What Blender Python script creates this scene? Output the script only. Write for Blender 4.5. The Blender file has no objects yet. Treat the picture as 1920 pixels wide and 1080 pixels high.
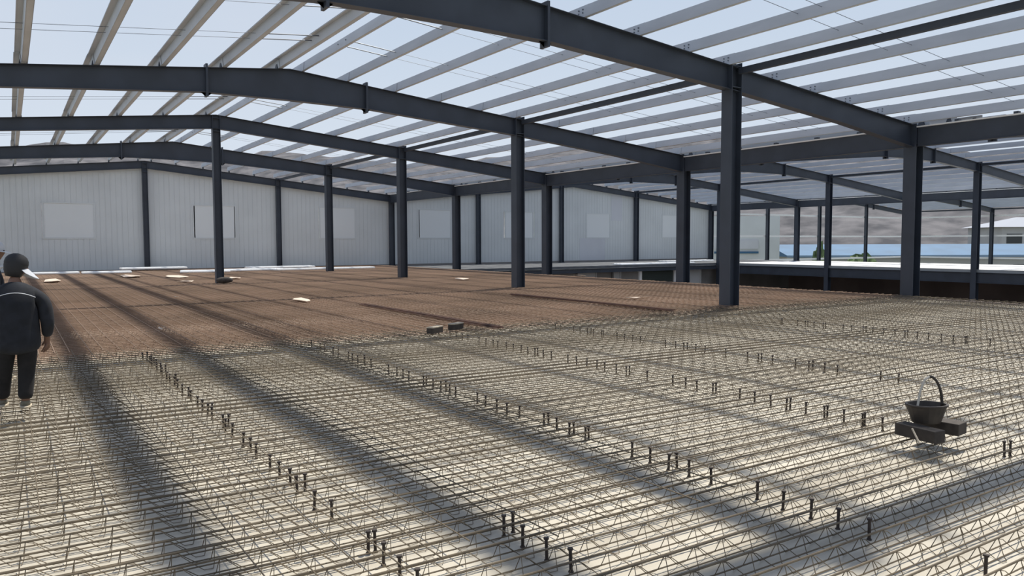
import bpy, math, random
from mathutils import Vector, Matrix
C = bpy.context.scene.collection
sc = bpy.context.scene
R = random.Random(7)

# ------------------------------------------------------------------ camera
F_PX, YAW, PITCH, ROLL, EYE = 1450.7, 0.57687, 0.05945, -0.00336, 1.75
def cam_axes():
    cy, sy, cp, sp = math.cos(YAW), math.sin(YAW), math.cos(PITCH), math.sin(PITCH)
    f = Vector((sy*cp, cy*cp, -sp)); r = Vector((cy, -sy, 0)); u = r.cross(f)
    return f, r*math.cos(ROLL)+u*math.sin(ROLL), u*math.cos(ROLL)-r*math.sin(ROLL)
f_, r_, u_ = cam_axes()
cd = bpy.data.cameras.new('camera'); cam = bpy.data.objects.new('camera', cd); C.objects.link(cam)
cd.sensor_width = 36; cd.lens = F_PX/1920*36; cd.clip_end = 2000; cd.clip_start = 0.05
m = Matrix((r_, u_, -f_)).transposed().to_4x4(); m.translation = Vector((0, 0, EYE)); cam.matrix_world = m
sc.camera = cam
# ------------------------------------------------------------------ light
w = bpy.data.worlds.new('sky'); sc.world = w; w.use_nodes = True
nt = w.node_tree; nt.nodes.clear()
tc = nt.nodes.new('ShaderNodeTexCoord'); sep = nt.nodes.new('ShaderNodeSeparateXYZ')
cr = nt.nodes.new('ShaderNodeValToRGB'); bg = nt.nodes.new('ShaderNodeBackground'); out = nt.nodes.new('ShaderNodeOutputWorld')
no = nt.nodes.new('ShaderNodeTexNoise'); no.inputs['Scale'].default_value = 2.2; no.inputs['Detail'].default_value = 3
mp = nt.nodes.new('ShaderNodeMapping'); mp.inputs['Scale'].default_value = (1, 1, 3)
mix = nt.nodes.new('ShaderNodeMixRGB'); mix.blend_type = 'MIX'
cr.color_ramp.elements[0].position = 0.0; cr.color_ramp.elements[0].color = (0.78, 0.85, 0.93, 1)
cr.color_ramp.elements[1].position = 0.75; cr.color_ramp.elements[1].color = (0.40, 0.50, 0.74, 1)
e = cr.color_ramp.elements.new(0.25); e.color = (0.60, 0.70, 0.84, 1)
mix.inputs[2].default_value = (0.72, 0.76, 0.85, 1)
nr = nt.nodes.new('ShaderNodeMapRange'); nr.inputs[1].default_value = .45; nr.inputs[2].default_value = .75; nr.inputs[4].default_value = .6
L = nt.links.new
L(tc.outputs['Generated'], sep.inputs[0]); L(sep.outputs['Z'], cr.inputs[0]); L(tc.outputs['Generated'], mp.inputs[0])
L(mp.outputs[0], no.inputs['Vector']); L(no.outputs['Fac'], nr.inputs[0]); L(nr.outputs[0], mix.inputs[0])
L(cr.outputs[0], mix.inputs[1]); L(mix.outputs[0], bg.inputs[0]); L(bg.outputs[0], out.inputs[0])
bg.inputs[1].default_value = 0.96
sd = bpy.data.lights.new('sun', 'SUN'); sun = bpy.data.objects.new('sun', sd); C.objects.link(sun)
sd.energy = 6.0; sd.angle = math.radians(1.6); sd.color = (1.0, 0.95, 0.86)
SUN = Vector((2.83, 1.1, 6.6)).normalized()
sun.rotation_euler = SUN.to_track_quat('Z', 'Y').to_euler(); sun.location = (20, 10, 40)
vs = sc.view_settings; vs.view_transform = 'Standard'; vs.look = 'None'; vs.gamma = 1; vs.exposure = 0.0; vs.use_curve_mapping = False

# ------------------------------------------------------------------ materials
def mat(name, col, rough=.6, metal=0.0, var=0.0, scale=6.0, col2=None, stretch=(1,1,1), bump=0.0, spec=.5, detail=4):
    M = bpy.data.materials.new(name); M.use_nodes = True
    n = M.node_tree.nodes; l = M.node_tree.links.new; b = n['Principled BSDF']
    b.inputs['Roughness'].default_value = rough; b.inputs['Metallic'].default_value = metal
    b.inputs['Specular IOR Level'].default_value = spec
    if var or col2:
        t = n.new('ShaderNodeTexCoord'); mpn = n.new('ShaderNodeMapping'); mpn.inputs['Scale'].default_value = stretch
        g = n.new('ShaderNodeNewGeometry')
        l(g.outputs['Position'], mpn.inputs[0])
        ns = n.new('ShaderNodeTexNoise'); ns.inputs['Scale'].default_value = scale; ns.inputs['Detail'].default_value = detail
        l(mpn.outputs[0], ns.inputs['Vector'])
        r = n.new('ShaderNodeValToRGB'); r.color_ramp.elements[0].position = .35; r.color_ramp.elements[1].position = .65
        c2 = col2 or tuple(min(1, c*(1+var)) for c in col); c1 = col if col2 else tuple(c*(1-var) for c in col)
        r.color_ramp.elements[0].color = (*c1, 1); r.color_ramp.elements[1].color = (*c2, 1)
        l(ns.outputs['Fac'], r.inputs[0]); l(r.outputs[0], b.inputs['Base Color'])
        if bump:
            bp = n.new('ShaderNodeBump'); bp.inputs['Strength'].default_value = bump; bp.inputs['Distance'].default_value = .02
            l(ns.outputs['Fac'], bp.inputs['Height']); l(bp.outputs[0], b.inputs['Normal'])
    else:
        b.inputs['Base Color'].default_value = (*col, 1)
    return M
M = {}
M['steel'] = mat('dark painted steel', (.036, .045, .062), .5, 0, .12, 1.5)
M['purlin'] = mat('galvanised purlin', (.43, .46, .50), .6, .1, .06, 3, stretch=(1, .3, 1))
M['rod'] = mat('thin rod steel', (.12, .14, .17), .5, .3)
M['deck'] = mat('galvanised deck sheet', (.35, .315, .25), .45, .05, col2=(.52, .48, .395), scale=1.4, stretch=(.25, 1.6, 1))
M['deckfar'] = mat('rust dusted deck sheet', (.38, .30, .225), .6, 0.0, col2=(.50, .41, .32), scale=1.0, stretch=(.4, 1, 1))
M['deckwhite'] = mat('pale deck sheet', (.62, .615, .60), .8, 0, .08, 1)
M['deckgrey'] = mat('grey deck sheet', (.13, .135, .14), .95, 0, .15, 1, spec=.1)
M['rebar'] = mat('dull rebar', (.085, .066, .042), .75, 0, col2=(.13, .10, .062), scale=9)
M['rust'] = mat('rusty rebar', (.17, .115, .078), .85, 0, col2=(.27, .185, .13), scale=.35)
M['bundle'] = mat('dark rusty bars', (.085, .04, .025), .8, 0, .25, 4)
M['stud'] = mat('stud steel', (.045, .035, .03), .6, .4, .2, 20)
M['panel'] = mat('white sandwich panel', (.57, .60, .605), .6, 0, .05, .35)
M['panelgrey'] = mat('weathered panel', (.53, .55, .585), .5, 0, .05, .35)
M['pane'] = mat('frosted window film', (.66, .69, .695), .4, 0)
M['white'] = mat('white board', (.85, .86, .86), .5)
M['paper'] = mat('scrap board', (.56, .46, .37), .8)
M['black'] = mat('black rubber', (.035, .028, .022), .6, 0, .3, 10)
M['hose'] = mat('pale strap', (.42, .39, .33), .6)
M['timber'] = mat('dirty timber', (.042, .033, .026), .8, 0, .3, 12)
M['timberlight'] = mat('worn timber', (.42, .36, .27), .8, 0, .2, 12)
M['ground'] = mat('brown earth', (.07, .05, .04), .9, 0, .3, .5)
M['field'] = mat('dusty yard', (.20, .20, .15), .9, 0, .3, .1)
M['brown'] = mat('brown wall render', (.17, .13, .115), .9, 0, .2, .4)
M['concrete'] = mat('concrete', (.22, .21, .20), .9, 0, .15, .6)
M['shutter'] = mat('dark green shutter', (.03, .04, .035), .6)
M['hill'] = mat('hazed rocky hillside', (.045, .046, .053), .95, 0, col2=(.135, .13, .135), scale=.16, stretch=(1, 1, 2.2), detail=15)  # distance haze is put into the colour as desaturated grey
M['blue'] = mat('blue sheet roofing', (.03, .105, .20), .6, 0, .12, .3)
M['bluelight'] = mat('pale blue trim', (.18, .27, .38), .6)
M['offwhite'] = mat('pale wall', (.42, .42, .41), .8, 0, .08, .2)
M['green'] = mat('leafy green', (.10, .15, .06), .9, 0, .4, 2)
M['roofgrey'] = mat('pale grey roof', (.30, .32, .36), .8)
M['dark'] = mat('dark opening', (.05, .055, .055), .7)
M['skin'] = mat('skin', (.16, .085, .055), .6)
M['jacket'] = mat('dark jacket cloth', (.010, .012, .017), .9, 0, .3, 12)
M['trousers'] = mat('dark trouser cloth', (.012, .011, .011), .95, 0, .3, 12)
M['shoe'] = mat('dusty canvas shoe', (.16, .145, .11), .9, 0, .2, 20)
M['hair'] = mat('black cap cloth', (.014, .014, .016), .7)
M['capgrey'] = mat('light grey cap cloth', (.50, .51, .53), .8)
M['visor'] = mat('pale visor', (.55, .57, .60), .35)

# ------------------------------------------------------------------ helpers
class MB:
    def __init__(s): s.v = []; s.f = []; s.mi = []; s.cur = 0
    def add(s, vs, fs):
        o = len(s.v); s.v += [tuple(v) for v in vs]
        s.f += [tuple(i+o for i in f) for f in fs]; s.mi += [s.cur]*len(fs)
    def box(s, x0, x1, y0, y1, z0, z1):
        s.hexa([(x0,y0,z0),(x1,y0,z0),(x1,y1,z0),(x0,y1,z0),(x0,y0,z1),(x1,y0,z1),(x1,y1,z1),(x0,y1,z1)])
    def hexa(s, p):
        s.add(p, [(0,3,2,1),(4,5,6,7),(0,1,5,4),(1,2,6,5),(2,3,7,6),(3,0,4,7)])
    def obox(s, c, dx, dy, dz):  # centre and three half-axis vectors
        c, dx, dy, dz = map(Vector, (c, dx, dy, dz))
        s.hexa([c-dx-dy-dz, c+dx-dy-dz, c+dx+dy-dz, c-dx+dy-dz, c-dx-dy+dz, c+dx-dy+dz, c+dx+dy+dz, c-dx+dy+dz])
    def tube(s, pts, r, n=6, caps=True, closed=False):
        pts = [Vector(p) for p in pts]; rings = []
        rr = r if isinstance(r, (list, tuple)) else [r]*len(pts)
        prev = None
        for i, p in enumerate(pts):
            a = pts[i-1] if i else p; b = pts[i+1] if i < len(pts)-1 else p
            d = (b-a).normalized()
            if prev is None:
                h = Vector((0,0,1)) if abs(d.z) < .9 else Vector((1,0,0))
                u = d.cross(h).normalized()
            else:
                u = (prev - d*prev.dot(d)).normalized()
            prev = u; v = d.cross(u)
            rings.append([p+(u*math.cos(2*math.pi*k/n)+v*math.sin(2*math.pi*k/n))*rr[i] for k in range(n)])
        vs = [q for rg in rings for q in rg]; fs = []
        for i in range(len(rings)-1):
            for k in range(n):
                fs.append((i*n+k, i*n+(k+1) % n, (i+1)*n+(k+1) % n, (i+1)*n+k))
        if caps: fs.append(tuple(range(n))[::-1]); fs.append(tuple((len(rings)-1)*n+k for k in range(n)))
        s.add(vs, fs)
    def lathe(s, prof, n=16, c=(0,0,0), sx=1, sy=1, close_top=False):
        vs = []; fs = []
        for (r, z) in prof:
            for k in range(n):
                a = 2*math.pi*k/n; vs.append((c[0]+r*sx*math.cos(a), c[1]+r*sy*math.sin(a), c[2]+z))
        for i in range(len(prof)-1):
            for k in range(n): fs.append((i*n+k, i*n+(k+1) % n, (i+1)*n+(k+1) % n, (i+1)*n+k))
        fs.append(tuple(range(n))[::-1])
        if close_top: fs.append(tuple((len(prof)-1)*n+k for k in range(n)))
        s.add(vs, fs)
    def mesh(s, name, mats, smooth=False):
        me = bpy.data.meshes.new(name); me.from_pydata(s.v, [], s.f)
        for mm in (mats if isinstance(mats, (list, tuple)) else [mats]): me.materials.append(mm)
        if any(s.mi): me.polygons.foreach_set('material_index', s.mi)
        if smooth: me.polygons.foreach_set('use_smooth', [True]*len(s.f))
        me.update(); return me
    def build(s, name, mats, parent=None, smooth=False, loc=None):
        o = bpy.data.objects.new(name, s.mesh(name, mats, smooth)); C.objects.link(o)
        if parent: o.parent = parent
        if loc: o.location = loc
        return o
def tag(o, label=None, cat=None, group=None, kind=None):
    if label: o['label'] = label
    if cat: o['category'] = cat
    if group: o['group'] = group
    if kind: o['kind'] = kind
    return o
def empty(name, loc=(0,0,0), rz=0, **k):
    o = bpy.data.objects.new(name, None); C.objects.link(o); o.location = loc; o.rotation_euler = (0,0,rz)
    o.empty_display_size = .2; tag(o, **k); return o
def copy_tree(o, parent=None):
    c = o.copy(); C.objects.link(c)
    if parent: c.parent = parent
    for ch in list(o.children): copy_tree(ch, c)
    return c

# ------------------------------------------------------------------ dimensions
YF = [3.741, 13.480, 23.218, 32.957, 42.696, 52.435]     # frame lines, camera outward
FN = ['frame overhead of the camera', 'nearest frame in view', 'second frame in view', 'third frame in view', 'fourth frame in view', 'frame at the white wall']
FS = ['overhead', 'nearest', 'second', 'third', 'fourth', 'wall']
BN = ['foreground bay', 'bay behind nearest frame', 'bay behind second frame', 'bay behind third frame', 'bay by white wall']
RX = 7.205; MX = 15.375; VX = 23.635
R2X = 40.4; C2X = 47.5; V2X = 57.15
R3X = 73.9; V3X = 90.7
ZR = 6.90; SL = .0985
ZV = ZR-SL*(VX-RX)
ZR2 = ZV+SL*(R2X-VX); ZR3 = ZV+SL*(R3X-V2X)
def roof_z(x):
    if x <= VX: return ZR-SL*abs(x-RX)
    if x <= V2X: return ZR2-(ZR2-ZV)/(R2X-VX)*abs(x-R2X)
    return ZR3-SL*abs(x-R3X)
def lerp(x, pts):
    for (a, va), (b, vb) in zip(pts, pts[1:]):
        if x <= b: return va+(vb-va)*(x-a)/(b-a)
    return pts[-1][1]

# ------------------------------------------------------------------ floors and ground
Z0 = 0.0
b = MB(); b.box(-4, 22.75, -6, 13.1, -.12, Z0)
fl = b.build('floor', M['deck']); fl['kind'] = 'structure'
b = MB(); b.box(-4, 22.75, 13.1, 52.5, -.12, Z0)
o = b.build('floor_far', M['deckfar']); o['kind'] = 'structure'; o.name = 'floor.001'
b = MB(); b.box(22.75, 59, 43.0, 52.5, -.12, Z0)
o = b.build('floor', M['deckgrey']); o['kind'] = 'structure'
b = MB(); b.box(47.6, 59, -2, 43.0, -.1, Z0+.02)
o = b.build('floor', M['deckwhite']); o['kind'] = 'structure'
b = MB(); b.box(-60, 420, -60, 420, -4.8, -4.5)
o = b.build('ground', M['field']); o['kind'] = 'structure'
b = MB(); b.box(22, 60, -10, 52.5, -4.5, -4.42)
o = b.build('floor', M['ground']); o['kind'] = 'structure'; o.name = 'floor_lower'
# deck edge trims
b = MB(); b.box(22.70, 22.76, -6, 43, -.16, .045); b.box(22.76, 22.86, -6, 43, -.16, -.10)
tag(b.build('trim_1', mat('edge trim', (.33, .27, .25), .6)), kind='structure')
b = MB(); b.box(47.50, 47.60, -2, 42.9, -.12, .05)
tag(b.build('trim_2', mat('pale edge trim', (.30, .31, .31), .6)), kind='structure')
b = MB(); b.box(23.3, 47.4, 42.9, 43.0, -.14, .03)
tag(b.build('trim_3', M['deckgrey']), kind='structure')

def ibeam_x(b, x0, x1, y, zt, d, fw=.22, ft=.02, wt=.014):
    b.box(x0, x1, y-wt/2, y+wt/2, zt-d+ft, zt-ft); b.box(x0, x1, y-fw/2, y+fw/2, zt-ft, zt); b.box(x0, x1, y-fw/2, y+fw/2, zt-d, zt-d+ft)
def ibeam_y(b, x, y0, y1, zt, d, fw=.22, ft=.02, wt=.014):
    b.box(x-wt/2, x+wt/2, y0, y1, zt-d+ft, zt-ft); b.box(x-fw/2, x+fw/2, y0, y1, zt-ft, zt); b.box(x-fw/2, x+fw/2, y0, y1, zt-d, zt-d+ft)
b = MB(); ibeam_y(b, 47.5, -2, 42.5, -.12, .62)
tag(b.build('edge_beam', M['steel']), 'long dark steel beam under the edge of the pale far deck', 'beam')
b = MB(); ibeam_x(b, 23.9, 47.2, 42.75, -.14, .3)
tag(b.build('edge_beam', M['steel']), 'dark steel beam under the grey deck edge, across the back of the opening', 'beam')
b = MB(); ibeam_y(b, 22.55, -6, 52, -.17, .5)
tag(b.build('edge_beam', M['steel']), 'dark steel beam under the right edge of the rebar covered deck', 'beam')

# lower storey seen through the opening
b = MB(); b.box(57.2, 57.4, -10, 52, -4.5, -.12)
tag(b.build('wall_lower_right', M['brown']), kind='structure')
b = MB(); b.box(27, 57.2, 43.5, 43.7, -4.42, -.46)
tag(b.build('wall_lower_back', M['concrete']), kind='structure')
b = MB()
b.box(0, 3.2, 0, .1, 0, 3.94)
for k in range(22): b.box(.1, 3.1, -.03, 0, .1+k*.16, .2+k*.16)
sh = empty('roller_shutter', (39.9, 43.38, -4.42), label='dark green roller shutter in the storey below the deck', cat='shutter')
b.build('shutter_curtain', M['shutter'], sh)
for xx in (-.35, 3.25):
    c = MB(); c.box(xx, xx+.25, -.1, .1, 0, 3.94); c.build('side_post', M['white'], sh)
for (x0, x1, z1, lab) in [(33.7, 35.4, -.47, 'white board at the foot of the lower back wall, left'), (37.0, 37.7, -.47, 'narrow white board beside the lower pillar, middle'), (44.8, 46.05, -.47, 'tall white board beside the green shutter, right')]:
    c = MB(); c.box(x0, x1, 43.3, 43.4, -4.42, z1); c.box(x0, x0+.08, 43.22, 43.3, -4.42, z1); c.box(x1-.08, x1, 43.22, 43.3, -4.42, z1)
    tag(c.build('board', M['offwhite']), lab, 'board')

# ------------------------------------------------------------------ back wall and windows
ZW = 0.0
wx0, wx1 = -4.0, 57.3
b = MB()
wins = [(1.79,4.41,2.08,4.13),(10.0,12.6,2.06,4.16),(18.3,20.9,2.05,4.2),(25.9,28.65,2.08,4.22),(33.65,36.35,2.08,4.18),(41.95,44.6,2.1,4.18),(50.9,53.6,2.12,4.18)]
yw = 52.66
def ztop(x): return roof_z(x)-.10
step = .3
xs = []; x = wx0
while x < wx1+.001: xs.append(round(x, 3)); x += step
for x in xs[:-1]:
    x1 = min(x+step, wx1); xm = (x+x1)/2
    w_ = [q for q in wins if q[0] <= xm <= q[1]]
    segs = [(ZW, None)] if not w_ else [(ZW, w_[0][2]), (w_[0][3], None)]
    for (a, c) in segs:
        t0, t1 = (ztop(x), ztop(x1)) if c is None else (c, c)
        g = x+.03
        b.hexa([(g,yw,a),(x1,yw,a),(x1,yw+.08,a),(g,yw+.08,a),(g,yw,t0),(x1,yw,t1),(x1,yw+.08,t1),(g,yw+.08,t0)])
        b.hexa([(x,yw+.012,a),(g,yw+.012,a),(g,yw+.08,a),(x,yw+.08,a),(x,yw+.012,t0),(g,yw+.012,t0),(g,yw+.08,t0),(x,yw+.08,t0)])
wall = b.build('wall_back', M['panel']); wall['kind'] = 'structure'
# a weathered sheet patch on the wall
b = MB(); b.box(41.2, 44.0, yw-.012, yw-.002, .02, 2.05); b.box(44.75, 46.0, yw-.012, yw-.002, 3.6, 5.9)
tag(b.build('wall_panel', M['panelgrey'], wall), kind='structure')
for i, (x0, x1, z0, z1) in enumerate(wins):
    wdw = empty('window_%d' % (i+1), ((x0+x1)/2, yw, z0), kind='structure')
    hw = (x1-x0)/2; H = z1-z0
    c = MB()
    for (a0, a1, c0, c1) in [(-hw-.06, hw+.06, -.06, .03), (-hw-.06, hw+.06, H-.03, H+.06), (-hw-.06, -hw+.03, .03, H-.03), (hw-.03, hw+.06, .03, H-.03)]:
        c.box(a0, a1, -.03, .05, c0, c1)
    c.build('window_frame', M['panel'], wdw)
    c = MB(); c.box(-hw+.02, hw-.02, .0, .02, .02, H-.02)
    c.build('pane', M['pane'], wdw)
# hollow base strip
b = MB(); b.box(wx0, wx1, yw-.05, yw+.0, 0, .14)
tag(b.build('baseboard_back', M['concrete']), kind='structure')

# ------------------------------------------------------------------ columns
def column(x, y, ztop_, d, bf, label, z0=0.0, group=None):
    """H section, web along x"""
    root = empty('steel_column', (x, y, z0), label=label, cat='column')
    if group: root['group'] = group
    H = ztop_-z0; t = .016
    b = MB(); b.box(-d/2, -d/2+t, -bf/2, bf/2, 0, H); b.box(d/2-t, d/2, -bf/2, bf/2, 0, H); b.box(-d/2+t, d/2-t, -.006, .006, 0, H)
    b.build('shaft', M['steel'], root)
    b = MB(); b.box(-d/2-.06, d/2+.06, -bf/2-.05, bf/2+.05, 0, .03)
    for sx in (-1, 1):
        for sy in (-1, 1): b.tube([(sx*(d/2+.035), sy*bf*.3, .03), (sx*(d/2+.035), sy*bf*.3, .075)], .014, 6)
    b.build('base_plate', M['steel'], root)
    b = MB()
    for sy in (-1, 1):
        b.box(-d/2+t, d/2-t, min(sy*.006, sy*(bf/2-.01)), max(sy*.006, sy*(bf/2-.01)), H-.62, H-.60)
        b.box(-d/2+t, d/2-t, min(sy*.006, sy*(bf/2-.01)), max(sy*.006, sy*(bf/2-.01)), H-.10, H-.085)
    b.build('stiffener', M['steel'], root)
    return root
rowname = {RX: 'ridge row of the left roof', MX: 'middle row of the left roof', VX: 'valley row at the right deck edge'}
for k, y in enumerate(YF):
    e_ = k == 5
    dE = -.12 if e_ else .0
    if k in (3, 5):
        column(RX, y, roof_z(RX)-.05+dE, .30, .28, 'dark steel column under the left ridge, %s' % FN[k])
    column(MX, y, roof_z(MX)+.10+dE, .30 if e_ else .36, .26 if e_ else .34, 'dark steel column midway down the left roof, %s' % FN[k])
    column(VX, y, roof_z(VX)+.05+dE, .34 if e_ else .40, .30 if e_ else .40, 'dark steel column at the first roof valley, %s' % FN[k], z0=-4.42 if 0 < k < 5 else 0)
for k, y in enumerate(YF):
    if k < 2: continue
    column(C2X, y, roof_z(C2X)+.08, .34, .32, 'dark steel column right of the second ridge, %s' % FN[k], z0=-4.42)
    column(V2X, y, roof_z(V2X)+.05, .36, .34, 'dark steel column at the second roof valley, %s' % FN[k], z0=0.02 if k < 5 else 0)
for (x, n) in [(31.0, 'left of the second ridge'), (39.12, 'under the second ridge')]:
    column(x, YF[5], roof_z(x)-.1, .30, .26, 'dark steel column %s, standing against the white wall' % n)
for (x, n) in [(65.45, 'first'), (74.0, 'second'), (82.6, 'third')]:
    column(x, YF[5], roof_z(x)-.1, .30, .28, 'dark steel column with girt stubs, %s past the white wall' % n, z0=-4.5)
for k in (4, 5):
    column(V3X, YF[k], roof_z(V3X), .34, .32, 'dark steel column at the outer eave, %s' % FN[k], z0=-4.5)
for k in (0, 1): column(-9.2, YF[k], roof_z(-9.2), .4, .4, 'dark steel column at the left eave, %s' % FN[k])

# ------------------------------------------------------------------ rafters
def rafter(k, x0, x1, depth_pts, cleats, splices, label, dz=0.0):
    y = YF[k]
    root = empty('roof_rafter', (x0, y, roof_z(x0)+dz), label=label, cat='rafter')
    n = max(2, int(abs(x1-x0)/1.2)); fw = .25 if k < 5 else .2
    X = [x0+(x1-x0)*i/n for i in range(n+1)]
    top = [(x, roof_z(x)+dz) for x in X]; dep = [lerp(x, depth_pts) for x in X]
    def strip(b, yl, yh, za, zb):
        for i in range(n):
            p = []
            for zf in (za, zb):
                a0 = zf(i); a1 = zf(i+1)
                p.append((a0, a1))
            xa, xb = X[i]-x0, X[i+1]-x0; o = -roof_z(x0)-dz
            b.hexa([(xa,yl,p[0][0]+o),(xb,yl,p[0][1]+o),(xb,yh,p[0][1]+o),(xa,yh,p[0][0]+o),(xa,yl,p[1][0]+o),(xb,yl,p[1][1]+o),(xb,yh,p[1][1]+o),(xa,yh,p[1][0]+o)])
    b = MB()
    strip(b, -.007, .007, lambda i: top[i][1]-dep[i]+.014, lambda i: top[i][1]-.014)
    b.build('web', M['steel'], root)
    b = MB(); strip(b, -fw/2, fw/2, lambda i: top[i][1]-.014, lambda i: top[i][1]); b.build('top_flange', M['steel'], root)
    b = MB(); strip(b, -fw/2, fw/2, lambda i: top[i][1]-dep[i], lambda i: top[i][1]-dep[i]+.014); b.build('bottom_flange', M['steel'], root)
    o = -roof_z(x0)-dz
    for xs_ in splices:
        d = lerp(xs_, depth_pts); z = roof_z(xs_)+dz
        b = MB(); b.box(xs_-x0-.03, xs_-x0+.03, -fw/2-.02, fw/2+.02, z-d-.12+o, z+.10+o)
        for s_ in (-1, 1):
            b.hexa([(xs_-x0-.16,-.008,z-d+o),(xs_-x0+.16,-.008,z-d+o),(xs_-x0+.16,.008,z-d+o),(xs_-x0-.16,.008,z-d+o),(xs_-x0-.02,-.008,z-d-.12+o),(xs_-x0+.02,-.008,z-d-.12+o),(xs_-x0+.02,.008,z-d-.12+o),(xs_-x0-.02,.008,z-d-.12+o)])
        b.build('splice_plate', M['steel'], root)
    for xc in cleats:
        z = roof_z(xc)+dz+o; xl = xc-x0
        b = MB()
        sd_ = .035 if x0 in (RX, R2X, R3X) else 0
        xl += sd_+(.02 if sd_ else 0)
        b.hexa([(xl-.05,-.11,z),(xl+.03,-.11,z),(xl+.03,.11,z),(xl-.05,.11,z),(xl-.004,-.05,z+.22),(xl+.004,-.05,z+.22),(xl+.004,.05,z+.22),(xl-.004,.05,z+.22)])
        b.build('purlin_cleat', M['steel'], root)
    return root
LEFT = [6.86, 5.27, 3.66, 2.05, .44, -1.17, -2.8]
RIGHT = [7.56, 8.97, 10.57, 12.17, 13.77, 15.15, 17.0, 18.6, 20.2, 21.8, 23.2]
def second_lines(r, a, bnd):
    l_ = []; x = r-.35
    while x > a+.3: l_.append(x); x -= 1.6
    rr_ = []; x = r+.35
    while x < bnd-.3: rr_.append(x); x += 1.6
    return l_, rr_
L2, R2 = second_lines(R2X, VX, V2X)
L3, R3 = second_lines(R3X, V2X, V3X)
for k in range(6):
    ridgecol = k in (3, 5)
    if k == 5: dp = [(-10, .42), (RX, .46), (MX, .46), (VX, .5)]
    elif ridgecol: dp = [(-10, .45), (0, .46), (RX, .55), (MX, .52), (VX, .6)]
    else: dp = [(-10, .52), (0, .56), (4.85, .68), (RX, .92), (9.6, .72), (MX, .58), (20, .58), (VX, .68)]
    dz = -.10 if k == 5 else 0
    sp = [] if k == 5 else ([4.85] if not ridgecol else [])
    rafter(k, -9.2, RX, dp, LEFT, sp, 'dark steel rafter rising rightward to the left ridge, %s' % FN[k], dz)
    rafter(k, RX, VX, dp, [x for x in RIGHT if abs(x-MX) > .4], ([9.62] if sp else []), 'dark steel rafter falling from left ridge to first valley, %s' % FN[k], dz)
for k in range(1, 6):
    dp = [(VX, .62), (28.5, .5), (38.1, .62), (R2X, .85), (42.67, .62), (C2X, .5), (V2X, .6)] if k < 5 else [(VX, .46), (V2X, .46)]
    sp = [28.5, 38.15] if k < 5 else []
    rafter(k, VX, R2X, dp, L2, sp, 'dark steel rafter rising from first valley to second ridge, %s' % FN[k], -.10 if k == 5 else 0)
    rafter(k, R2X, V2X, dp, [x for x in R2 if abs(x-C2X) > .4], [42.67] if k < 5 else [], 'dark steel rafter falling from second ridge to second valley, %s' % FN[k], -.10 if k == 5 else 0)
for k in range(3, 6):
    dp = [(V2X, .6), (62, .5), (R3X, .8), (86.6, .5), (V3X, .5)] if k < 5 else [(V2X, .5), (V3X, .46)]
    rafter(k, V2X, R3X, dp, [], [], 'dark steel rafter rising to the farthest ridge, %s' % FN[k])
    rafter(k, R3X, V3X, dp, [], [84.0], 'dark steel rafter falling to the outer eave, %s' % FN[k])

# ------------------------------------------------------------------ purlins
def purlin_mesh(name, s, Lg, zsec, w=.085):
    """s=+1: slope falls to +x; tilted with the roof. zsec: Z section with flanges on both sides"""
    h = .25; t = .012; a = math.atan(SL)*s
    b = MB()
    b.box(-t/2, t/2, 0, Lg, 0, h)
    if zsec:
        b.box(0, w, 0, Lg, 0, t); b.box(-w, 0, 0, Lg, h-t, h); b.box(w-t, w, 0, Lg, 0, .022); b.box(-w, -w+t, 0, Lg, h-.022, h)
    else:
        b.box(0, w*s, 0, Lg, 0, t) if s > 0 else b.box(-w, 0, 0, Lg, 0, t)
        b.box(0, w, 0, Lg, h-t, h) if s > 0 else b.box(-w, 0, 0, Lg, h-t, h)
    ca, sa = math.cos(a), math.sin(a)
    b.v = [(x*ca+z*sa, y, -x*sa+z*ca) for (x, y, z) in b.v]
    # lap joints and bolt heads at the supports
    return b.mesh(name, M['purlin'])
PL = 9.739+.5
pz_left = purlin_mesh('purlin_z', -1, PL, True, .13)
pc_right = purlin_mesh('purlin_c', 1, PL, False, .07)
pz_r2l = purlin_mesh('purlin_c2', -1, PL, True, .09)
ords = ['first', 'second', 'third', 'fourth', 'fifth', 'sixth', 'seventh', 'eighth', 'ninth', 'tenth', 'eleventh', 'twelfth']
bolt = MB()
for yy in (.18, .32):
    bolt.tube([(-.03, yy, .09), (.0, yy, .09)], .016, 6); bolt.tube([(-.03, yy, .16), (.0, yy, .16)], .016, 6)
bolt_me = bolt.mesh('bolts', M['rod'])
def purlins(xs_, me, bays, where, ridge):
    for bay in bays:
        for i, x in enumerate(xs_):
            o = bpy.data.objects.new('roof_purlin', me); C.objects.link(o)
            dz = 0.0
            if bay == 4:
                dz = 0
            o.location = (x+(bay % 2)*.017, YF[bay]-.25, roof_z(x)+.004+(bay % 2)*.014)
            tag(o, 'grey steel purlin, %s %s of the %s, %s' % (ords[i], where, ridge, BN[bay]), 'purlin', 'purlins %s of the %s' % (where, ridge))
            if ridge == 'left ridge' and bay in (0, 1) and where == 'right':
                q = bpy.data.objects.new('bolt_heads', bolt_me); C.objects.link(q); q.parent = o
purlins(LEFT, pz_left, range(0, 5), 'left', 'left ridge')
purlins(RIGHT, pc_right, range(0, 5), 'right', 'left ridge')
purlins(L2, pz_r2l, range(1, 5), 'left', 'second ridge')
purlins(R2, pc_right, range(1, 5), 'right', 'second ridge')
purlins(L3, pz_r2l, range(3, 5), 'left', 'farthest ridge')
purlins(R3, pc_right, range(3, 5), 'right', 'farthest ridge')

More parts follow.
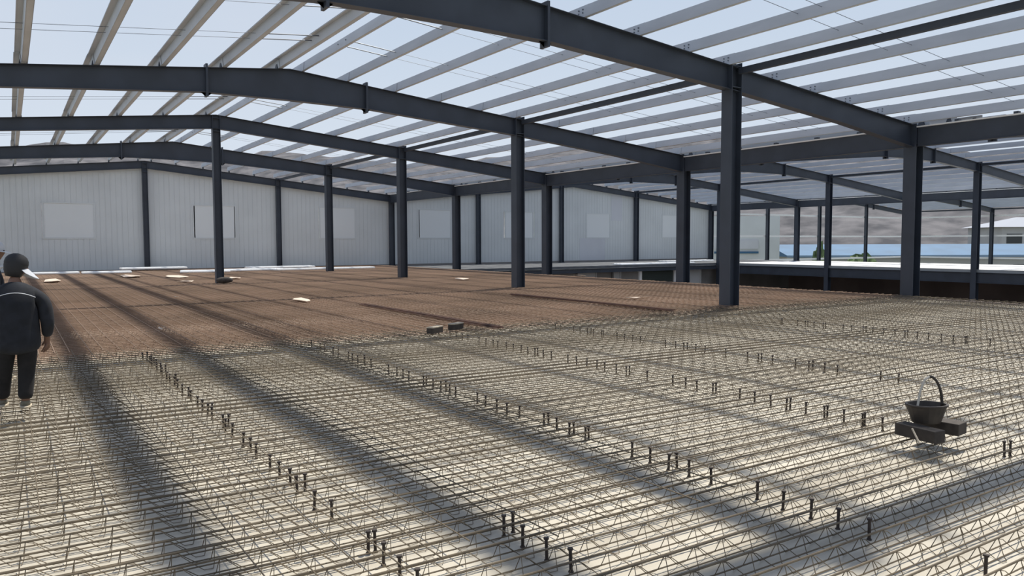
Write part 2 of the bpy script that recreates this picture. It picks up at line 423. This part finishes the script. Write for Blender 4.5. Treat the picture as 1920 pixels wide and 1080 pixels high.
# ties between column tops
def tie(x, bay, label, z=None):
    z = roof_z(x)-.10 if z is None else z
    b = MB(); y0, y1 = YF[bay]+.17, YF[bay+1]-.17
    b.box(x-.06, x+.06, y0, y1, z-.075, z+.075)
    o = b.build('tie_beam', M['steel']); tag(o, label, 'tie beam', 'tie beams between column tops')
    return o
for bay in range(0, 5): tie(MX+.1, bay, 'dark square tie beam over the middle columns, %s' % BN[bay])
for bay in range(1, 5): tie(C2X, bay, 'dark square tie beam right of the second ridge, %s' % BN[bay])
for bay in range(3, 5): tie(V3X, bay, 'dark square tie beam along the outer eave, %s' % BN[bay])
def gutter(x, bay, label):
    y0, y1 = YF[bay]+.21, YF[bay+1]-.21; zt = roof_z(x)-.08
    root = empty('gutter_beam', (x, y0, zt), label=label, cat='beam')
    Lg = y1-y0
    b = MB(); b.box(-.16, -.146, 0, Lg, -.56, 0); b.box(-.14, .14, 0, Lg, -.56, -.545); b.box(-.2, -.1, 0, Lg, -.575, -.56); b.box(.146, .16, 0, Lg, -.56, 0)
    b.build('girder', M['steel'], root)
    b = MB(); b.box(-.24, -.17, 0, Lg, .0, .035)  # white strip painted in for the bright sky gap above the girder
    b.build('sky_gap_strip', M['white'], root)
    for q in (1.6, 3.2, 4.9, 6.6, 8.2):
        b = MB(); b.box(-.1, .05, q-.06, q+.06, .036, .12); b.build('bracket', M['steel'], root)
for bay in range(0, 5): gutter(VX, bay, 'deep dark girder under the first roof valley, %s' % BN[bay])
for bay in range(2, 5): gutter(V2X, bay, 'deep dark girder under the second roof valley, %s' % BN[bay])

# sag rods
RT = ['in the nearer pair', 'in the farther pair']
def rod(x0, x1, y, label, r=.006):
    xs_ = [x0, x1]
    b = MB(); b.tube([(x0, y, roof_z(x0)+.16), (x1, y, roof_z(x1)+.16)], r, 5)
    tag(b.build('sag_rod', M['rod']), label, 'rod', 'sag rods threaded through the purlins')
for bay in range(0, 4):
    for j, off in enumerate((3.1, 6.35)):
        for q, dy in enumerate((-.28, .28)):
            y = YF[bay]+off+dy; nm = '%s line of the %s' % ('near' if q == 0 else 'far', 'nearer pair' if j == 0 else 'farther pair')
            rod(-3, LEFT[1], y, 'thin rod left of left ridge, %s, %s' % (nm, BN[bay]))
            rod(RIGHT[1], 23.0, y, 'thin rod right of left ridge, %s, %s' % (nm, BN[bay]))
            rod(LEFT[1], LEFT[0], y, 'strut left of the left ridge, %s, %s' % (nm, BN[bay]), .016)
            rod(RIGHT[0], RIGHT[1], y, 'strut right of the left ridge, %s, %s' % (nm, BN[bay]), .016)
# ------------------------------------------------------------------ girts on the open sides
def girt(p0, p1, label):
    b = MB(); p0 = Vector(p0); p1 = Vector(p1); d = (p1-p0); c = (p0+p1)/2
    n = Vector((-d.y, d.x, 0)).normalized()
    b.obox(c, d/2, n*.035, Vector((0, 0, .09)))
    tag(b.build('wall_girt', M['white']), label, 'girt', 'girts on the open far walls')
for z, nm in ((-.2, 'lowest'), (2.25, 'middle'), (4.45, 'top')):
    girt((57.6, 52.62, z), (90.6, 52.62, z), '%s grey horizontal girt along the open back wall' % nm)
    girt((90.9, 32.5, z), (90.9, 52.4, z), '%s grey horizontal girt along the open right wall' % nm)

# ------------------------------------------------------------------ rebar trusses on the deck
TX0, NC, PT = -3.0, 119, .2155
TL = NC*PT
def web_pts(s):
    out = []
    for i in range(NC):
        x = i*PT
        out += [(x, .004*s, .106), (x+.035, .012*s, .097), (x+.125, .038*s, .022), (x+.150, .056*s, .006), (x+.195, .060*s, .006), (x+.205, .040*s, .022)]
    out.append((NC*PT, .004*s, .106))
    return out
def bar_prism(b, pts, r, n=3):
    pts = [Vector(p) for p in pts]
    for a, c in zip(pts, pts[1:]): b.tube([a, c], r, n, caps=False)
b = MB(); b.tube([(0, 0, .109), (TL, 0, .109)], .006, 6); top_me = b.mesh('top_chord', M['rebar'])
b = MB(); b.tube([(0, 0, .024), (TL, 0, .024)], .0044, 5); bot_me = b.mesh('bottom_chord', M['rebar'])
webs = []
for s in (-1, 1):
    b = MB(); bar_prism(b, web_pts(s), .0026); webs.append(b.mesh('web_wire', M['rebar']))
b = MB(); b.tube([(0, 0, .109), (TL, 0, .109)], .0075, 5)
for s in (-1, 1):
    b.tube([(0, .04*s, .024), (TL, .04*s, .024)], .0055, 4)
    for i in range(NC):
        x = i*PT; bar_prism(b, [(x, .004*s, .106), (x+.125, .038*s, .022), (x+.195, .060*s, .006), (x+PT, .004*s, .106)], .0036)
far_me = b.mesh('rebar_truss_far', M['rust'])
proto = None
TP = .2085; y = 2.88-TP*8
ys = []
while y < 52.2: ys.append(y); y += TP
for i, y in enumerate(ys):
    jx = R.uniform(-.02, .02); 
    if y < 12.9:
        if proto is None:
            root = empty('rebar_truss', (TX0, y, 0))
            tag(root, 'thin brown rebar truss crossing the bright deck of the foreground bay', 'rebar truss', 'rebar trusses in the foreground bay')
            for nm, me, yy in [('top_chord', top_me, 0), ('bottom_chord', bot_me, -.04), ('bottom_chord', bot_me, .04), ('web_wire', webs[0], 0), ('web_wire', webs[1], 0)]:
                o = bpy.data.objects.new(nm, me); C.objects.link(o); o.parent = root; o.location = (0, yy, 0)
            proto = root
        else: root = copy_tree(proto)
        root.location = (TX0+jx, y+R.uniform(-.004, .004), Z0)
    else:
        o = bpy.data.objects.new('rebar_truss', far_me); C.objects.link(o)
        o.location = (TX0+R.uniform(-.1, .1), y, Z0)
        tag(o, 'rusty rebar truss on the brown deck beyond the nearest frame', 'rebar truss', 'rusty rebar trusses beyond the nearest frame')
# distribution bars lying on the trusses, running away from the camera
def bar_me(nm, y0, y1, r, m_, n=5):
    b = MB(); N = 7; rr = random.Random(int(y0*100))
    b.tube([(rr.uniform(-.012, .012), y0+(y1-y0)*i/N, .121+r) for i in range(N+1)], r, n); return b.mesh(nm, m_)
bmA = bar_me('bar_near', 5.55, 13.6, .004, M['rebar']); bmB = bar_me('bar_mid', 3.45, 13.4, .004, M['rebar']); bmC = bar_me('bar_right', 11.6, 13.8, .004, M['rebar'])
bmF = bar_me('bar_far', 13.2, 52.2, .006, M['rust'], 4)
x = -.75; i = 0
while x < 22.4:
    me = bmA if x < .9 else (bmB if x < 4.3 else bmC)
    ln = 'left of the shadow band' if x < .9 else ('under the ridge shadows' if x < 4.3 else 'on the right half')
    o = bpy.data.objects.new('distribution_bar', me); C.objects.link(o); o.location = (x+R.uniform(-.03, .03), R.uniform(-.15, .15), 0)
    tag(o, 'thin rebar lying across the foreground trusses, %s' % ln, 'rebar', 'thin cross bars %s' % ln)
    if x < 22.2:
        o = bpy.data.objects.new('distribution_bar', bmF); C.objects.link(o); o.location = (x+R.uniform(-.03, .03), 0, .002)
        tag(o, 'thin rusty rebar running lengthwise over the far brown deck', 'rebar', 'thin lengthwise bars on the far deck')
    x += .215; i += 1
# ------------------------------------------------------------------ shear studs
b = MB(); b.lathe([(.0095, 0), (.0095, .118), (.0155, .119), (.0155, .130)], 8, close_top=True); b.lathe([(.016, 0), (.013, .008), (.0096, .009)], 8)
stud_me = b.mesh('shear_stud', M['stud'])
rows = [(1.64, 3.2, 12.4, .27, 'left row, between the two wide shadow bands'), (2.43, 2.75, 3.9, .24, 'short row at the bottom edge'), (4.19, 1.9, 12.6, .25, 'row running from lower right along the ridge shadow'),
        (6.70, 2.7, 12.6, .19, 'row passing the bucket'), (9.05, 5.2, 12.4, .25, 'sparse row right of the bucket row'), (13.55, 5.5, 10.4, .22, 'far right row on the pale deck')]
for (x, y0, y1, st, nm) in rows:
    y = y0; used = set()
    while y < y1:
        key = round((y-2.88)/TP)
        if key in used: y += st; continue
        used.add(key)
        if R.random() < .88:
            for q in range(1 if R.random() < .75 else 2):
                o = bpy.data.objects.new('shear_stud', stud_me); C.objects.link(o)
                yb = 2.88-TP*8+TP*(round((y-2.88)/TP)+8.5)+R.uniform(-.018, .018)
                o.location = (x+R.uniform(-.02, .02)+q*.055, yb, 0); o.rotation_euler = (R.uniform(-.04, .04), R.uniform(-.04, .04), 0)
                if 3.1 < o.location.y < 3.8 and 6.3 < x < 7.0: C.objects.unlink(o); bpy.data.objects.remove(o); continue
                tag(o, 'short dark headed stud, %s' % nm, 'stud', 'studs in the %s' % nm)
        y += st
# ------------------------------------------------------------------ bundles of thick bars
def bundle(x, y0, y1, label, n=7):
    root = empty('rebar_bundle', (x, y0, .145), label=label, cat='rebar bundle')
    for i in range(n):
        b = MB(); q = (i-n/2)*.026; a = R.uniform(0, .3); c = R.uniform(0, .3)
        b.tube([(q, a, .012+(i % 2)*.022), (q+R.uniform(-.02, .02), (y1-y0)*.5, .014+(i % 2)*.022), (q+R.uniform(-.02, .02), y1-y0-c, .012+(i % 2)*.022)], .012, 6)
        b.build('bar', M['bundle'], root)
bundle(7.62, 11.9, 18.8, 'dark rusty bundle of bars ending beside the two wooden blocks')
bundle(12.82, 12.8, 19.8, 'dark rusty bundle of bars between the near and second middle columns')

# ------------------------------------------------------------------ bucket on timbers
bz = .135
def timber(name, p, q, wd, ht, z, m_, label=None):
    p = Vector(p); q = Vector(q); d = q-p; n = Vector((-d.y, d.x, 0)).normalized(); c = (p+q)/2
    b = MB(); b.obox((0, 0, ht/2), d/2, n*wd/2, (0, 0, ht/2))
    o = b.build(name, m_, loc=(c.x, c.y, z))
    bv = o.modifiers.new('bevel', 'BEVEL'); bv.width = .006; bv.segments = 2
    if label: tag(o, label, 'timber')
    return o
timber('timber_block', (6.22, 3.60, 0), (6.17, 3.24, 0), .13, .10, bz, M['timber'], 'dark timber block under the front of the black bucket')
timber('timber_block', (6.56, 3.64, 0), (6.60, 3.28, 0), .17, .10, bz, M['timber'], 'dark timber block under the right rear of the black bucket')
bk = empty('bucket', (6.385, 3.47, bz+.101), rz=-.5, label='black rubber bucket with a tall hoop handle standing on timber blocks', cat='bucket')
bk.scale = (.87, .87, .87)
b = MB(); b.lathe([(.125, 0), (.135, .02), (.178, .155), (.192, .165), (.192, .178), (.170, .178), (.162, .15), (.118, .02)], 20, sx=1.05, sy=.8)
o = b.build('bucket_body', M['black'], bk, smooth=False)
b = MB(); pts = [(.135*math.cos(a)+.02, 0, .15+.29*math.sin(a)) for a in [math.pi*i/14*.5 for i in range(15)]]
b.tube(pts, .013, 8); b.build('handle', M['black'], bk, smooth=True)
b = MB(); b.tube([(.02, 0, .44), (-.03, -.005, .41), (-.075, -.01, .30), (-.11, -.03, .16), (-.115, -.05, .06)], .011, 8); b.build('strap', M['hose'], bk, smooth=True)
b = MB(); b.tube([(6.04, 3.33, .135), (6.085, 3.42, .232)], .008, 6)
tag(b.build('loose_bar', M['timberlight']), 'short pale bar leaning on the timber in front of the bucket', 'bar')

# two wooden blocks and scraps
for (x, y, nm) in [(6.33, 12.25, 'left of the pair beside the dark bar bundle'), (6.92, 12.55, 'right of the pair beside the dark bar bundle')]:
    root = empty('wood_block', (x, y, .135), rz=.5, label='small wooden block with pale top, %s' % nm, cat='block')
    b = MB(); b.box(-.17, .17, -.06, .06, 0, .10); b.build('block_body', M['timber'], root)
    b = MB(); b.box(-.175, .175, -.065, .065, .101, .118); b.build('top_board', M['timberlight'], root)
def scrap(x, y, sx, sy, m_, label, rz=0, name='board_scrap'):
    b = MB(); n = 7; rr = random.Random(int(x*1000))
    ring = [(sx*math.cos(2*math.pi*k/n)*rr.uniform(.7, 1.1), sy*math.sin(2*math.pi*k/n)*rr.uniform(.7, 1.1), rr.uniform(0, .05)) for k in range(n)]
    vs_ = ring+[(p[0], p[1], p[2]+.015) for p in ring]
    b.add(vs_, [tuple(range(n))[::-1], tuple(range(n, 2*n))]+[(k, (k+1) % n, n+(k+1) % n, n+k) for k in range(n)])
    o = b.build(name, m_, loc=(x, y, .14)); o.rotation_euler = (0, 0, rz); tag(o, label, 'scrap')
scrap(1.55, 38.6, .35, 1.6, M['paper'], 'pale scrap of board on the far brown deck, left of the ridge column')
scrap(4.95, 41.4, .5, 1.3, M['paper'], 'long pale scrap near the white wall, left of the ridge column')
scrap(6.75, 39.8, .5, 1.7, M['paper'], 'broad pale scrap near the white wall, just left of the ridge column')
scrap(6.8, 21.2, .22, .6, M['paper'], 'crumpled pale scrap in the middle of the brown deck')
scrap(6.15, 34.2, .4, .2, M['paper'], 'thin pale strip just left of the ridge column')
scrap(8.6, 36.2, .3, .7, M['paper'], 'small pinkish scrap right of the ridge column')
scrap(16.35, 29.1, .35, .4, M['paper'], 'small pale scrap between the second and third middle columns')
scrap(14.9, 16.4, .5, .08, M['paper'], 'pale lath lying right of the second middle column')
scrap(22.6, 28.8, .12, .5, M['paper'], 'pinkish offcut on the right deck edge')
scrap(4.1, 24.3, .06, .1, M['paper'], 'tiny pale chip on the brown deck between the shadow bands')
scrap(2.35, 15.6, .06, .1, M['paper'], 'tiny pale chip nearest the walking person')
# round lump beside the ridge column
b = MB(); b.lathe([(.06, 0), (.22, .03), (.28, .10), (.24, .19), (.12, .24), (.03, .245)], 14, close_top=True, sx=1.2)
tag(b.build('cement_bag', M['timber'], smooth=True, loc=(7.25, 32.3, .14)), 'round brown bag slumped at the foot of the third frame ridge column', 'bag')
# long white panels lying on the deck before the wall
def board(x, y, lx, ly, z, rz, label, m_='white'):
    root = empty('roof_panel', (x, y, z), rz=rz, label=label, cat='panel')
    b = MB(); b.box(-lx/2, lx/2, -ly/2, ly/2, 0, .06); b.build('panel_core', M[m_], root)
    b = MB()
    for q in range(3): b.box(-lx/2, lx/2, -ly/2+ly*(q+.5)/3-.03, -ly/2+ly*(q+.5)/3+.03, .061, .10)
    b.build('panel_rib', M[m_], root)
board(1.9, 48.2, 2.6, 1.0, .13, .02, 'low white panel at the wall, leftmost behind the walking person')
board(4.5, 47.6, 2.4, 1.0, .13, -.03, 'white panel lying at the wall, left of the wall ridge column')
board(7.3, 50.6, 3.6, 1.0, .22, .05, 'white panel lying at the foot of the wall ridge column')
board(9.3, 46.0, 2.6, 1.6, .13, -.2, 'white panel lying left of the third frame ridge column')
board(12.2, 46.8, 3.2, 1.3, .13, .1, 'white panel lying just right of the third frame ridge column')
board(14.6, 49.6, 4.2, 1.2, .16, .05, 'rear white panel beside the fourth middle column')
board(15.0, 46.0, 3.8, .8, .13, .14, 'front white panel lying left of the fourth middle column')
board(17.9, 45.9, 3.0, .7, .13, .1, 'white panel lying right of the fourth middle column')
board(42.0, 44.2, 8.0, 1.0, .02, 0.03, 'long white panel on the grey deck left of the valley column')
board(49.5, 48.2, 6.0, 1.2, .02, 0.03, 'white panel on the pale deck by the open back wall')

# ------------------------------------------------------------------ surroundings
def hill(name, az0, az1, d0, d1, hmax, seed, label):
    from mathutils import noise
    NA, ND = 90, 26; vs_ = []; fs = []
    for j in range(ND):
        t = j/(ND-1); d = d0+(d1-d0)*t
        for i in range(NA):
            a = math.radians(az0+(az1-az0)*i/(NA-1))
            x, y = d*math.sin(a), d*math.cos(a)
            n1 = noise.fractal(Vector((x*.012+seed, y*.012, 0)), 1.0, 2.0, 5)
            n2 = noise.fractal(Vector((x*.05+seed, y*.05, 3)), 1.0, 2.0, 4)
            hz_ = hmax*(.95+.1*min(1, max(0, (math.degrees(a)-20)/35)))
            z = -4.6+hz_*(t**.8)*(1+.22*n1)+2.2*n2*min(1, t*3)
            vs_.append((x, y, z))
    for j in range(ND-1):
        for i in range(NA-1):
            k = j*NA+i; fs.append((k, k+1, k+NA+1, k+NA))
    b = MB(); b.add(vs_, fs); o = b.build(name, M['hill']); 
    o['kind'] = 'structure'; return o
hill('hillside', -8, 75, 190, 330, 42, 2.0, '')

def building(name, x, y, rz, label): return empty(name, (x, y, -4.5), rz=rz, label=label, cat='building')
bb = building('workshop', 122, 56, 0, 'long low building with bright blue roof edge beyond the far deck')
rot = -.6
bb.rotation_euler = (0, 0, -.577); bb.location = (96.0, 72.5, -4.5)
b = MB(); b.box(0, 110, 0, 16, 0, 4.0); b.build('wall', M['offwhite'], bb)
b = MB(); b.hexa([(-1,-.8,3.95),(111,-.8,3.95),(111,16.5,3.95),(-1,16.5,3.95),(-1,-.8,4.15),(111,-.8,4.15),(111,8,5.7),(-1,8,5.7)]); b.build('roof', M['blue'], bb)
b = MB(); b.box(-1, 111, -.9, -.82, 3.85, 4.15); b.build('eave_trim', M['bluelight'], bb)
for i in range(14):
    b = MB(); x = 2+i*7.6; b.box(x, x+2.6, -.06, .02, 1.0, 2.7); b.build('window_opening', M['dark'], bb)
wb = building('white_building', 78.9, 61.4, 0, 'plain white block behind the end of the white wall')
wb.rotation_euler = (0, 0, -.577)
b = MB(); b.box(-8.0, 0, 0, 10, 0, 9.3); b.build('wall', M['panel'], wb)
b = MB(); b.box(-8.0, -2.6, -.12, -.02, 5.3, 6.4); b.build('window_band', M['panelgrey'], wb)
b = MB(); b.box(-8.0, -2.6, -.2, -.13, 4.75, 5.0); b.build('blue_strip', M['blue'], wb)
hb = building('house', 173.2, 79.5, 0, 'pale house with a low hipped roof at the right edge')
hb.rotation_euler = (0, 0, -.577)
b = MB(); b.box(0, 24, 0, 12, 0, 9.0); b.build('wall', M['offwhite'], hb)
b = MB(); b.hexa([(-1,-1,9.0),(25,-1,9.0),(25,13,9.0),(-1,13,9.0),(7,5.5,11.2),(17,5.5,11.2),(17,6.5,11.2),(7,6.5,11.2)]); b.build('roof', M['roofgrey'], hb)
for i in range(5):
    b = MB(); b.box(1.0+i*4.4, 4.2+i*4.4, -.08, .02, 5.6, 7.6); b.build('window', M['dark'], hb)
def bush(x, y, z, r, h, label):
    from mathutils import noise
    b = MB(); n, mrg = 18, 10; vs_ = []
    for j in range(mrg+1):
        ph = math.pi*.5*j/mrg
        for i in range(n):
            a = 2*math.pi*i/n; q = 1+.35*noise.noise(Vector((math.cos(a)*2+x, math.sin(a)*2+y, j*.5)))
            vs_.append((r*q*math.cos(a)*math.cos(ph), r*.5*q*math.sin(a)*math.cos(ph), h*q*math.sin(ph)))
    fs = [(j*n+i, j*n+(i+1) % n, (j+1)*n+(i+1) % n, (j+1)*n+i) for j in range(mrg) for i in range(n)]
    b.add(vs_, fs); tag(b.build('shrub', M['green'], loc=(x, y, z)), label, 'shrub')
bush(80, 56.5, -4.5, 2.2, 5.2, 'dark green shrub beyond the open back wall, behind the second column')
bush(89, 57, -4.5, 5.5, 4.1, 'low wide green shrub below the blue roofed building')

# ------------------------------------------------------------------ people
def skin_obj(name, verts, edges, radii, m_, parent, sub=2, root=0):
    me = bpy.data.meshes.new(name); me.from_pydata(verts, edges, []); o = bpy.data.objects.new(name, me); C.objects.link(o)
    o.parent = parent
    md = o.modifiers.new('skin', 'SKIN'); md.use_smooth_shade = True
    sv = me.skin_vertices[0].data if me.skin_vertices else None
    if sv is None:
        bpy.context.view_layer.objects.active = o
        bpy.ops.object.select_all(action='DESELECT'); o.select_set(True)
        bpy.ops.mesh.customdata_skin_add(); sv = me.skin_vertices[0].data
    for i, r in enumerate(radii):
        sv[i].radius = (r, r) if not isinstance(r, tuple) else r
        sv[i].use_root = (i == root)
    s2 = o.modifiers.new('sub', 'SUBSURF'); s2.levels = sub; s2.render_levels = sub
    me.materials.append(m_)
    return o
def chain(V, E, Rr, start, pts):
    prev = start
    for (p, r) in pts:
        V.append(p); Rr.append(r); E.append((prev, len(V)-1)); prev = len(V)-1
    return prev
def person(root, S, head_yaw, head_pitch, capstyle, arm_r, arm_l, leg_r, leg_l):
    """faces local +y, S scales heights. arm/leg: lists of points"""
    V = [(0, 0, .86*S)]; E = []; Rr = [(.13, .10)]
    sp1 = chain(V, E, Rr, 0, [((0, .0, 1.02*S), (.135, .10)), ((0, .0, 1.20*S), (.15, .11)), ((0, .01, 1.31*S), (.11, .085)), ((0, .03, 1.39*S), .052), ((0, .045, 1.45*S), .052)])
    chest = 2
    def hand(idx, w_, side):
        wv = Vector(w_); d = Vector((0, .25, -1)).normalized()
        palm = wv+d*.05
        V.append(tuple(palm)); Rr.append((.036, .018)); E.append((idx, len(V)-1)); pi_ = len(V)-1
        fl_ = [(-.030, .070), (-.010, .082), (.010, .078), (.029, .062)]
        for (off, ln) in fl_:
            base = palm+Vector((off*.45*side, off*1.0, -.035))
            p2 = base+Vector((.010*side*-1+off*.3, off*.6+.012, -ln*.45)); p3 = p2+Vector((-.018*side, .016, -ln*.42))
            k = chain(V, E, Rr, pi_, [(tuple(base), .0115), (tuple(p2), .0095), (tuple(p3), .008)])
        tb = palm+Vector((-.012*side, .034, .012))
        chain(V, E, Rr, pi_, [(tuple(tb), .0125), (tuple(tb+Vector((-.022*side, .028, -.028))), .0105), (tuple(tb+Vector((-.034*side, .036, -.056))), .009)])
    for side, arm in ((1, arm_r), (-1, arm_l)):
        k = chain(V, E, Rr, chest, [((.10*side, 0, 1.29*S), .075), (arm[0], .058), (arm[1], .045), (arm[2], .030)])
        hand(k, arm[2], side)
    for side, leg in ((1, leg_r), (-1, leg_l)):
        chain(V, E, Rr, 0, [((.085*side, 0, .80*S), .095), (leg[0], .062), (leg[1], .040), (tuple(Vector(leg[1])+Vector((0, .10, -.035))), .035)])
    skin_obj('body', V, E, Rr, M['skin'], root)
    # jacket
    V = [(0, 0, .58*S)]; E = []; Rr = [(.225, .17)]
    chain(V, E, Rr, 0, [((0, 0, .76*S), (.22, .165)), ((0, 0, .90*S), (.215, .16)), ((0, 0, 1.08*S), (.21, .16)), ((0, 0, 1.22*S), (.20, .15)), ((0, .01, 1.33*S), (.125, .11)), ((0, .025, 1.385*S), (.072, .075))])
    for side, arm in ((1, arm_r), (-1, arm_l)):
        a2 = Vector(arm[1]).lerp(Vector(arm[2]), .9)
        chain(V, E, Rr, 4, [((.155*side, 0, 1.25*S), .095), (arm[0], .078), (tuple(Vector(arm[0]).lerp(Vector(arm[1]), .5)), .072), (arm[1], .066), (tuple(a2), .050)])
    jk = skin_obj('jacket', V, E, Rr, M['jacket'], root)
    # pale piping line across the shoulders
    b = MB(); pts = []
    for i in range(13):
        t = -1+i/6; pts.append((.17*t, -.150+.03*t*t, (1.275-.055*t*t)*S))
    b.tube(pts, .0035, 5); b.build('piping', M['panelgrey'], jk)
    V = [(0, 0, .84*S)]; E = []; Rr = [(.14, .11)]
    for side, leg in ((1, leg_r), (-1, leg_l)):
        an = Vector(leg[0]).lerp(Vector(leg[1]), 1.0)
        chain(V, E, Rr, 0, [((.09*side, 0, .74*S), .092), (tuple(Vector((.09*side, 0, .76*S)).lerp(Vector(leg[0]), .55)), .098), (leg[0], .082), (tuple(Vector(leg[0]).lerp(Vector(leg[1]), .5)), .075), (tuple(an), .068)])
    skin_obj('trousers', V, E, Rr, M['trousers'], root)
    for leg in (leg_r, leg_l):
        a = Vector(leg[1])
        V = [tuple(a+Vector((0, -.035, -.025)))]; E = []; Rr = [(.048, .045)]
        chain(V, E, Rr, 0, [(tuple(a+Vector((0, .05, -.035))), (.048, .04)), (tuple(a+Vector((0, .13, -.045))), (.045, .028)), (tuple(a+Vector((0, .17, -.045))), (.03, .02))])
        sh_ = skin_obj('shoe', V, E, Rr, M['shoe'], root)
        b = MB(); c = a+Vector((0, .06, -.078)); b.lathe([(.9, 0), (1, .008), (1, .02), (.92, .024)], 16, c=tuple(c), sx=.052, sy=.135, close_top=True); b.build('sole', M['timberlight'], sh_)
    # head
    hz = 1.475*S
    hd = empty('head_pivot', (0, .05, hz)); hd.parent = root; hd.rotation_euler = (head_pitch, 0, head_yaw)
    b = MB(); n = 20; prof = []
    vs_ = []; mrg = 14
    for j in range(mrg+1):
        ph = -math.pi/2+math.pi*j/mrg
        for i in range(n):
            a = 2*math.pi*i/n; cx = math.cos(a); sy = math.sin(a)   # sy>0 = face side
            z = math.sin(ph)*.118; r = math.cos(ph)
            fx = .076; fy = .096
            if z < -.02: q = 1-(-.02-z)*3.0*(1 if sy < .2 else .55); fx *= max(.45, q); fy *= max(.55, q)
            x_ = fx*r*cx; y_ = fy*r*sy
            if sy > .9 and -.035 < z < .02: y_ += .016*(1-abs(z+.01)/.035)   # nose
            if .6 < sy < .95 and .0 < z < .03: y_ -= .006                   # eye sockets
            if sy > .85 and -.075 < z < -.05: y_ += .005                    # lips
            if sy > .8 and z < -.09: y_ += .012
            vs_.append((x_, y_, z+.07))
    fs = [(j*n+i, j*n+(i+1) % n, (j+1)*n+(i+1) % n, (j+1)*n+i) for j in range(mrg) for i in range(n)]
    b.add(vs_, fs)
    for s_ in (-1, 1):   # ears
        b.lathe([(.004, 0), (.018, .004), (.022, .012), (.012, .018)], 8, c=(s_*.076, -.005, .055), sx=.4, sy=.8, close_top=True)
        b.lathe([(.004, 0), (.018, .012), (.020, .028), (.006, .040)], 8, c=(s_*.076, -.005, .045), sx=.4, sy=.8, close_top=True)
    hm = b.build('head', M['skin'], root, smooth=True); 
    b = MB()
    for s_ in (-1, 1): b.lathe([(.003, -.008), (.009, -.004), (.009, .004), (.003, .008)], 8, c=(s_*.030, .085, .082), close_top=True)
    ey = b.build('eyes', M['hair'], hm)
    b = MB(); cap_m = M['hair'] if capstyle == 'dark' else M['capgrey']
    b.lathe([(.092, .0), (.098, .03), (.094, .065), (.075, .100), (.042, .122), (.008, .130)], 20, c=(0, -.006, .070), sx=.90, sy=1.10, close_top=True)
    cp = b.build('cap', cap_m, hm, smooth=True)
    # brim
    b = MB(); vs_ = []; nb = 12
    for i in range(nb+1):
        a = math.pi*(.08+.84*i/nb)
        for (rr_, dz_) in ((.85, .0), (1.0, -.004), (1.0, -.008), (.85, -.004)):
            ex = .080 if rr_ < .9 else .098; ey_ = .085 if rr_ < .9 else (.225 if capstyle == 'dark' else .185)
            drop = 0 if rr_ < .9 else -(.085 if capstyle == 'dark' else .018)
            vs_.append((ex*math.cos(a), ey_*math.sin(a), .088+dz_+drop*math.sin(a)-(.045*abs(math.cos(a))**1.5 if capstyle == 'dark' else .01)))
    fs = []
    for i in range(nb):
        for q in range(4): fs.append((i*4+q, i*4+(q+1) % 4, (i+1)*4+(q+1) % 4, (i+1)*4+q))
    b.add(vs_, fs); b.build('brim', M['visor'], hm, smooth=False)
    if capstyle == 'dark':   # cloth hanging at the neck, knot at the back
        b = MB(); b.lathe([(.060, -.085), (.084, -.03), (.094, .02), (.093, .05)], 16, c=(0, -.012, .05), sx=.95, sy=1.05)
        b.build('hood', M['hair'], hm, smooth=True)
        b = MB(); b.tube([(-.06, -.07, .06), (-.10, -.09, .045), (-.125, -.085, .02)], [.006, .014, .004], 6); b.build('knot', M['capgrey'], hm)
    # bake head pivot into head object
    hm.location = hd.location; hm.rotation_euler = hd.rotation_euler
    C.objects.unlink(hd); bpy.data.objects.remove(hd)
p1 = empty('person', (.045, 8.95, .13), rz=-.05, label='person seen from behind in dark jacket and trousers, black hood with pale visor', cat='person')
person(p1, .90, -1.15, -.25, 'dark',
       arm_r=[(.235, .0, 1.06), (.265, -.02, .83), (.25, .10, .68)], arm_l=[(-.225, 0, 1.06), (-.28, .02, .84), (-.23, .14, .70)],
       leg_r=[(.07, .03, .40), (.05, -.03, .085)], leg_l=[(-.12, .06, .41), (-.15, .16, .085)])
p2 = empty('person', (-.185, 10.9, .125), rz=-1.45, label='person mostly beyond the left edge, only a pale peaked cap showing', cat='person')
person(p2, .995, -.05, -.05, 'light',
       arm_r=[(.22, .0, 1.12), (.25, .0, .88), (.23, .10, .70)], arm_l=[(-.22, 0, 1.12), (-.25, .02, .88), (-.23, .12, .70)],
       leg_r=[(.10, .03, .45), (.10, -.02, .085)], leg_l=[(-.10, .03, .45), (-.10, .04, .085)])
